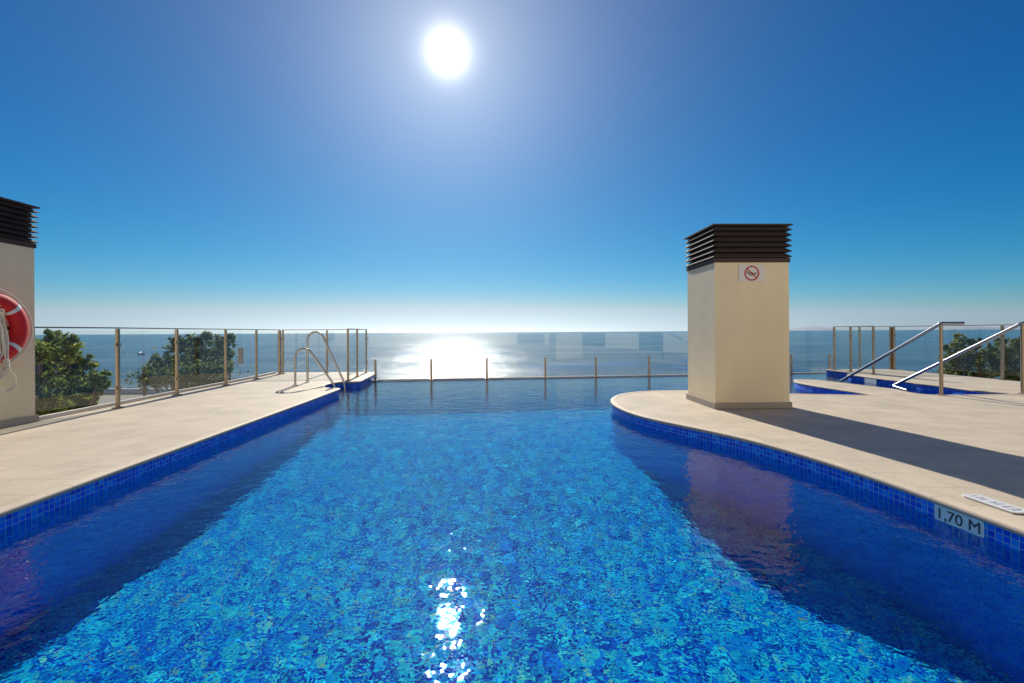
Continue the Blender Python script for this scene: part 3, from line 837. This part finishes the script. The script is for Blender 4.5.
def W3(u, v, Yd):   # world point seen at pixel (u,v) at distance Yd
    du, dv = u - PX, v - HY; Xc, D = du - ROLL * dv, dv + ROLL * du
    return (Xc / F * Yd, Yd, EYE - D / F * Yd)
def clump_px(lst, Y0, jit, seed):
    r = random.Random(seed); out = []
    for (u, v, rp_) in lst:
        Yd = Y0 + r.uniform(-jit, jit); x, y, z = W3(u, v, Yd); out.append((x, y, z, rp_ / F * Yd))
    return out
c1 = clump_px([(40, 352, 15), (50, 345, 11), (60, 356, 13), (72, 352, 9), (48, 368, 15), (68, 372, 14), (84, 364, 9), (88, 380, 11), (99, 379, 7), (60, 388, 15), (80, 392, 11), (42, 392, 16), (96, 390, 7), (55, 404, 14), (76, 404, 10), (36, 372, 16), (30, 350, 14), (22, 380, 20), (15, 360, 20), (28, 405, 18), (45, 415, 15), (68, 414, 11), (52, 335, 6), (72, 341, 5), (103, 385, 4), (88, 403, 8)], 9.3, .7, 1)
tree('bushy green tree right beside the pillar with the lifebuoy', (-10.3, 9.6, LAND), (-9.6, 9.3, 1), c1, 5, M_leaf, leaf=.050, nper=430)
c2 = clump_px([(152, 372, 8), (160, 364, 8), (168, 376, 10), (158, 382, 6), (180, 350, 10), (190, 342, 8), (200, 352, 12), (188, 362, 11), (205, 366, 11), (215, 348, 10), (224, 342, 7), (218, 362, 10), (227, 354, 6), (200, 340, 7), (176, 341, 5), (170, 362, 7), (212, 376, 8), (192, 376, 9), (226, 372, 5), (148, 377, 5), (208, 336, 4), (229, 337, 4), (182, 384, 8), (204, 384, 8), (222, 381, 6)], 14.5, .7, 2)
tree('darker tree seen through the middle panes of the left fence', (-10.4, 14.8, LAND), (-10.2, 14.5, 1), c2, 8, M_leafb, leaf=.062, nper=360)
c3 = clump_px([(958, 343, 8), (966, 352, 10), (954, 358, 9), (950, 370, 9), (966, 368, 11), (980, 358, 9), (975, 344, 5), (984, 372, 10), (972, 380, 8), (956, 380, 7), (942, 374, 4), (990, 350, 6), (946, 348, 4), (990, 382, 7)], 13.6, .5, 3)
tree('loose dark tree behind the handrails at the right', (14.1, 13.8, LAND), (14.0, 13.6, 1), c3, 12, M_leafb, leaf=.058, nper=330)
c4 = clump_px([(1004, 350, 9), (1012, 360, 10), (1000, 368, 10), (1018, 346, 7), (1022, 370, 11), (1008, 380, 8), (1030, 355, 12), (1040, 372, 13), (1002, 342, 4), (1034, 342, 9), (1046, 352, 10), (996, 358, 6), (1022, 382, 8)], 13.2, .5, 4)
tree('dark leafy tree cut off by the right edge behind the fence', (15.4, 13.4, LAND), (15.0, 13.2, 1), c4, 14, M_leafb, leaf=.058, nper=330)

def hedge(label, pts, seed):
    o = tree.__call__ if False else None
    r = np.random.RandomState(seed); P = []
    for a, b in zip(pts, pts[1:]):
        a, b = np.array(a), np.array(b); L = np.linalg.norm(b - a); n = int(L * 1300)
        q = a + (b - a) * r.rand(n)[:, None] + r.normal(0, 1, (n, 3)) * np.array((.13, .13, .11)) * (1 + .5 * np.sin(7 * r.rand(n)))[:, None]
        P.append(q)
    P = np.concatenate(P); B = np.array(pts[0]); B[2] = LAND; n = len(P); P = P - B
    d1 = r.normal(0, 1, (n, 3)); d1 /= np.linalg.norm(d1, axis=1)[:, None]
    d2 = np.cross(d1, r.normal(0, 1, (n, 3))); d2 /= np.linalg.norm(d2, axis=1)[:, None]
    L = .045 * r.uniform(.7, 1.3, n)[:, None]
    V = np.stack([P - d1 * L, P + d2 * L * .45, P + d1 * L, P - d2 * L * .45], 1).reshape(-1, 3)
    root = empty('shrub', B); tag(root, label, 'shrub')
    me = bpy.data.meshes.new('foliage'); me.from_pydata(V.tolist(), [], np.arange(4 * n).reshape(-1, 4).tolist())
    A = me.attributes.new('tone', 'FLOAT', 'FACE'); A.data.foreach_set('value', np.clip(r.normal(.25, .25, n), 0, 1).astype(np.float32))
    me.materials.append(M_leafb); c = bpy.data.objects.new('foliage', me); COL.objects.link(c); c.parent = root
    bm = bmesh.new()
    for p in pts: tube(bm, [(p[0] - B[0], p[1] - B[1], 0), (p[0] - B[0] + .05, p[1] - B[1], p[2] - B[2])], .03, 6)
    link('stem', bm, M_bark, root)
hedge('low dark shrub under the left fence below the darker tree', [(-8.05, 9.9, .02), (-7.9, 10.6, .03), (-7.8, 11.4, .05), (-7.5, 12.0, .08)], 3)

# ------------------------------------------------------------------ boat far out
bp = at(141, 354.4, SEA)
bt = empty('sailing_boat', bp, .4); bt.scale = (.65, .65, .65); tag(bt, 'tiny white boat far out on the sea at the left', 'boat')
bm = bmesh.new(); secs = []
for t in np.linspace(0, 1, 9):
    w = 1.1 * math.sin(PI * min(1, .25 + t * .75)) ** .6 if t < 1 else .02; x = -3.4 + 6.8 * t
    secs.append([bm.verts.new(p) for p in ((x, -w, .9 + .3 * t), (x, -w * .6, .05), (x, 0, -.3), (x, w * .6, .05), (x, w, .9 + .3 * t))])
for a, b in zip(secs, secs[1:]):
    for k in range(4): bm.faces.new((a[k], a[k + 1], b[k + 1], b[k]))
    bm.faces.new((a[4], a[0], b[0], b[4]))
bm.faces.new(secs[0]); link('hull', bm, M_white, bt)
bm = bmesh.new(); box(bm, -1.6, .2, -.6, .6, 1.0, 1.5); link('cabin', bm, M_white, bt, bevel=.1)
bm = bmesh.new(); tube(bm, [(.5, 0, 1.0), (.5, 0, 4.6)], .05, 6); link('mast', bm, M_white, bt)
t_ = NT('sail_cloth'); t_.base((.85, .85, .82), .8)
tl_ = t_.new('ShaderNodeBsdfTranslucent'); tl_.inputs[0].default_value = (.9, .9, .86, 1); mx_ = t_.new('ShaderNodeMixShader'); mx_.inputs[0].default_value = .6
t_.l.new(t_.p.outputs[0], mx_.inputs[1]); t_.l.new(tl_.outputs[0], mx_.inputs[2]); t_.l.new(mx_.outputs[0], t_.n['Material Output'].inputs[0])
bm = bmesh.new()
q = [bm.verts.new(p) for p in ((.42, 0, 1.4), (.42, .05, 4.4), (-.9, .45, 2.6), (-2.4, .3, 1.4), (-1.0, .35, 1.4))]
bm.faces.new((q[0], q[1], q[2], q[4])); bm.faces.new((q[4], q[2], q[3])); link('sail', bm, t_.m, bt)

# ------------------------------------------------------------------ the building behind the camera (seen mirrored in the glass, and it throws warm light back)
M_fac = render_wall('facade_render', (.86, .76, .58)); M_winf = plain('window_frame_white', (.7, .7, .68), .5)
t_ = NT('window_glass'); M_win = t_.base((.03, .05, .06), .06)
hb = empty('apartment_building', (2, -14, 0)); tag(hb, 'cream apartment building behind the pool mirrored faintly in the glass', 'building')
bm = bmesh.new(); box(bm, -24, 26, -10, 0, LAND + .004, 12.0); link('wall', bm, M_fac, hb)
bm = bmesh.new(); box(bm, -24.3, 26.3, -10.3, .3, 12.0, 12.3); link('roof', bm, M_fac, hb)
for fl in range(4):
    zf = -.0 + fl * 3.0
    if fl == 0: zf = -1.3
    for k in range(9):
        x = -21.5 + k * 5.4
        if fl == 0 and k < 5: continue
        bm = bmesh.new(); box(bm, x - 1.2, x + 1.2, .002, .05, zf + .15, zf + 2.35); wf = link('window', bm, M_winf, hb)
        bm = bmesh.new(); box(bm, x - 1.12, x + 1.12, .052, .06, zf + .23, zf + 2.27); link('pane', bm, M_win, wf)
    if fl:
        for k in range(9):
            x = -21.5 + k * 5.4
            bm = bmesh.new(); box(bm, x - 1.9, x + 1.9, .002, 1.3, zf - .2, zf); bl = link('balcony', bm, M_fac, hb)
            bm = bmesh.new(); box(bm, x - 1.9, x + 1.9, 1.2, 1.28, zf + .002, zf + .95); link('parapet', bm, M_fac, bl)
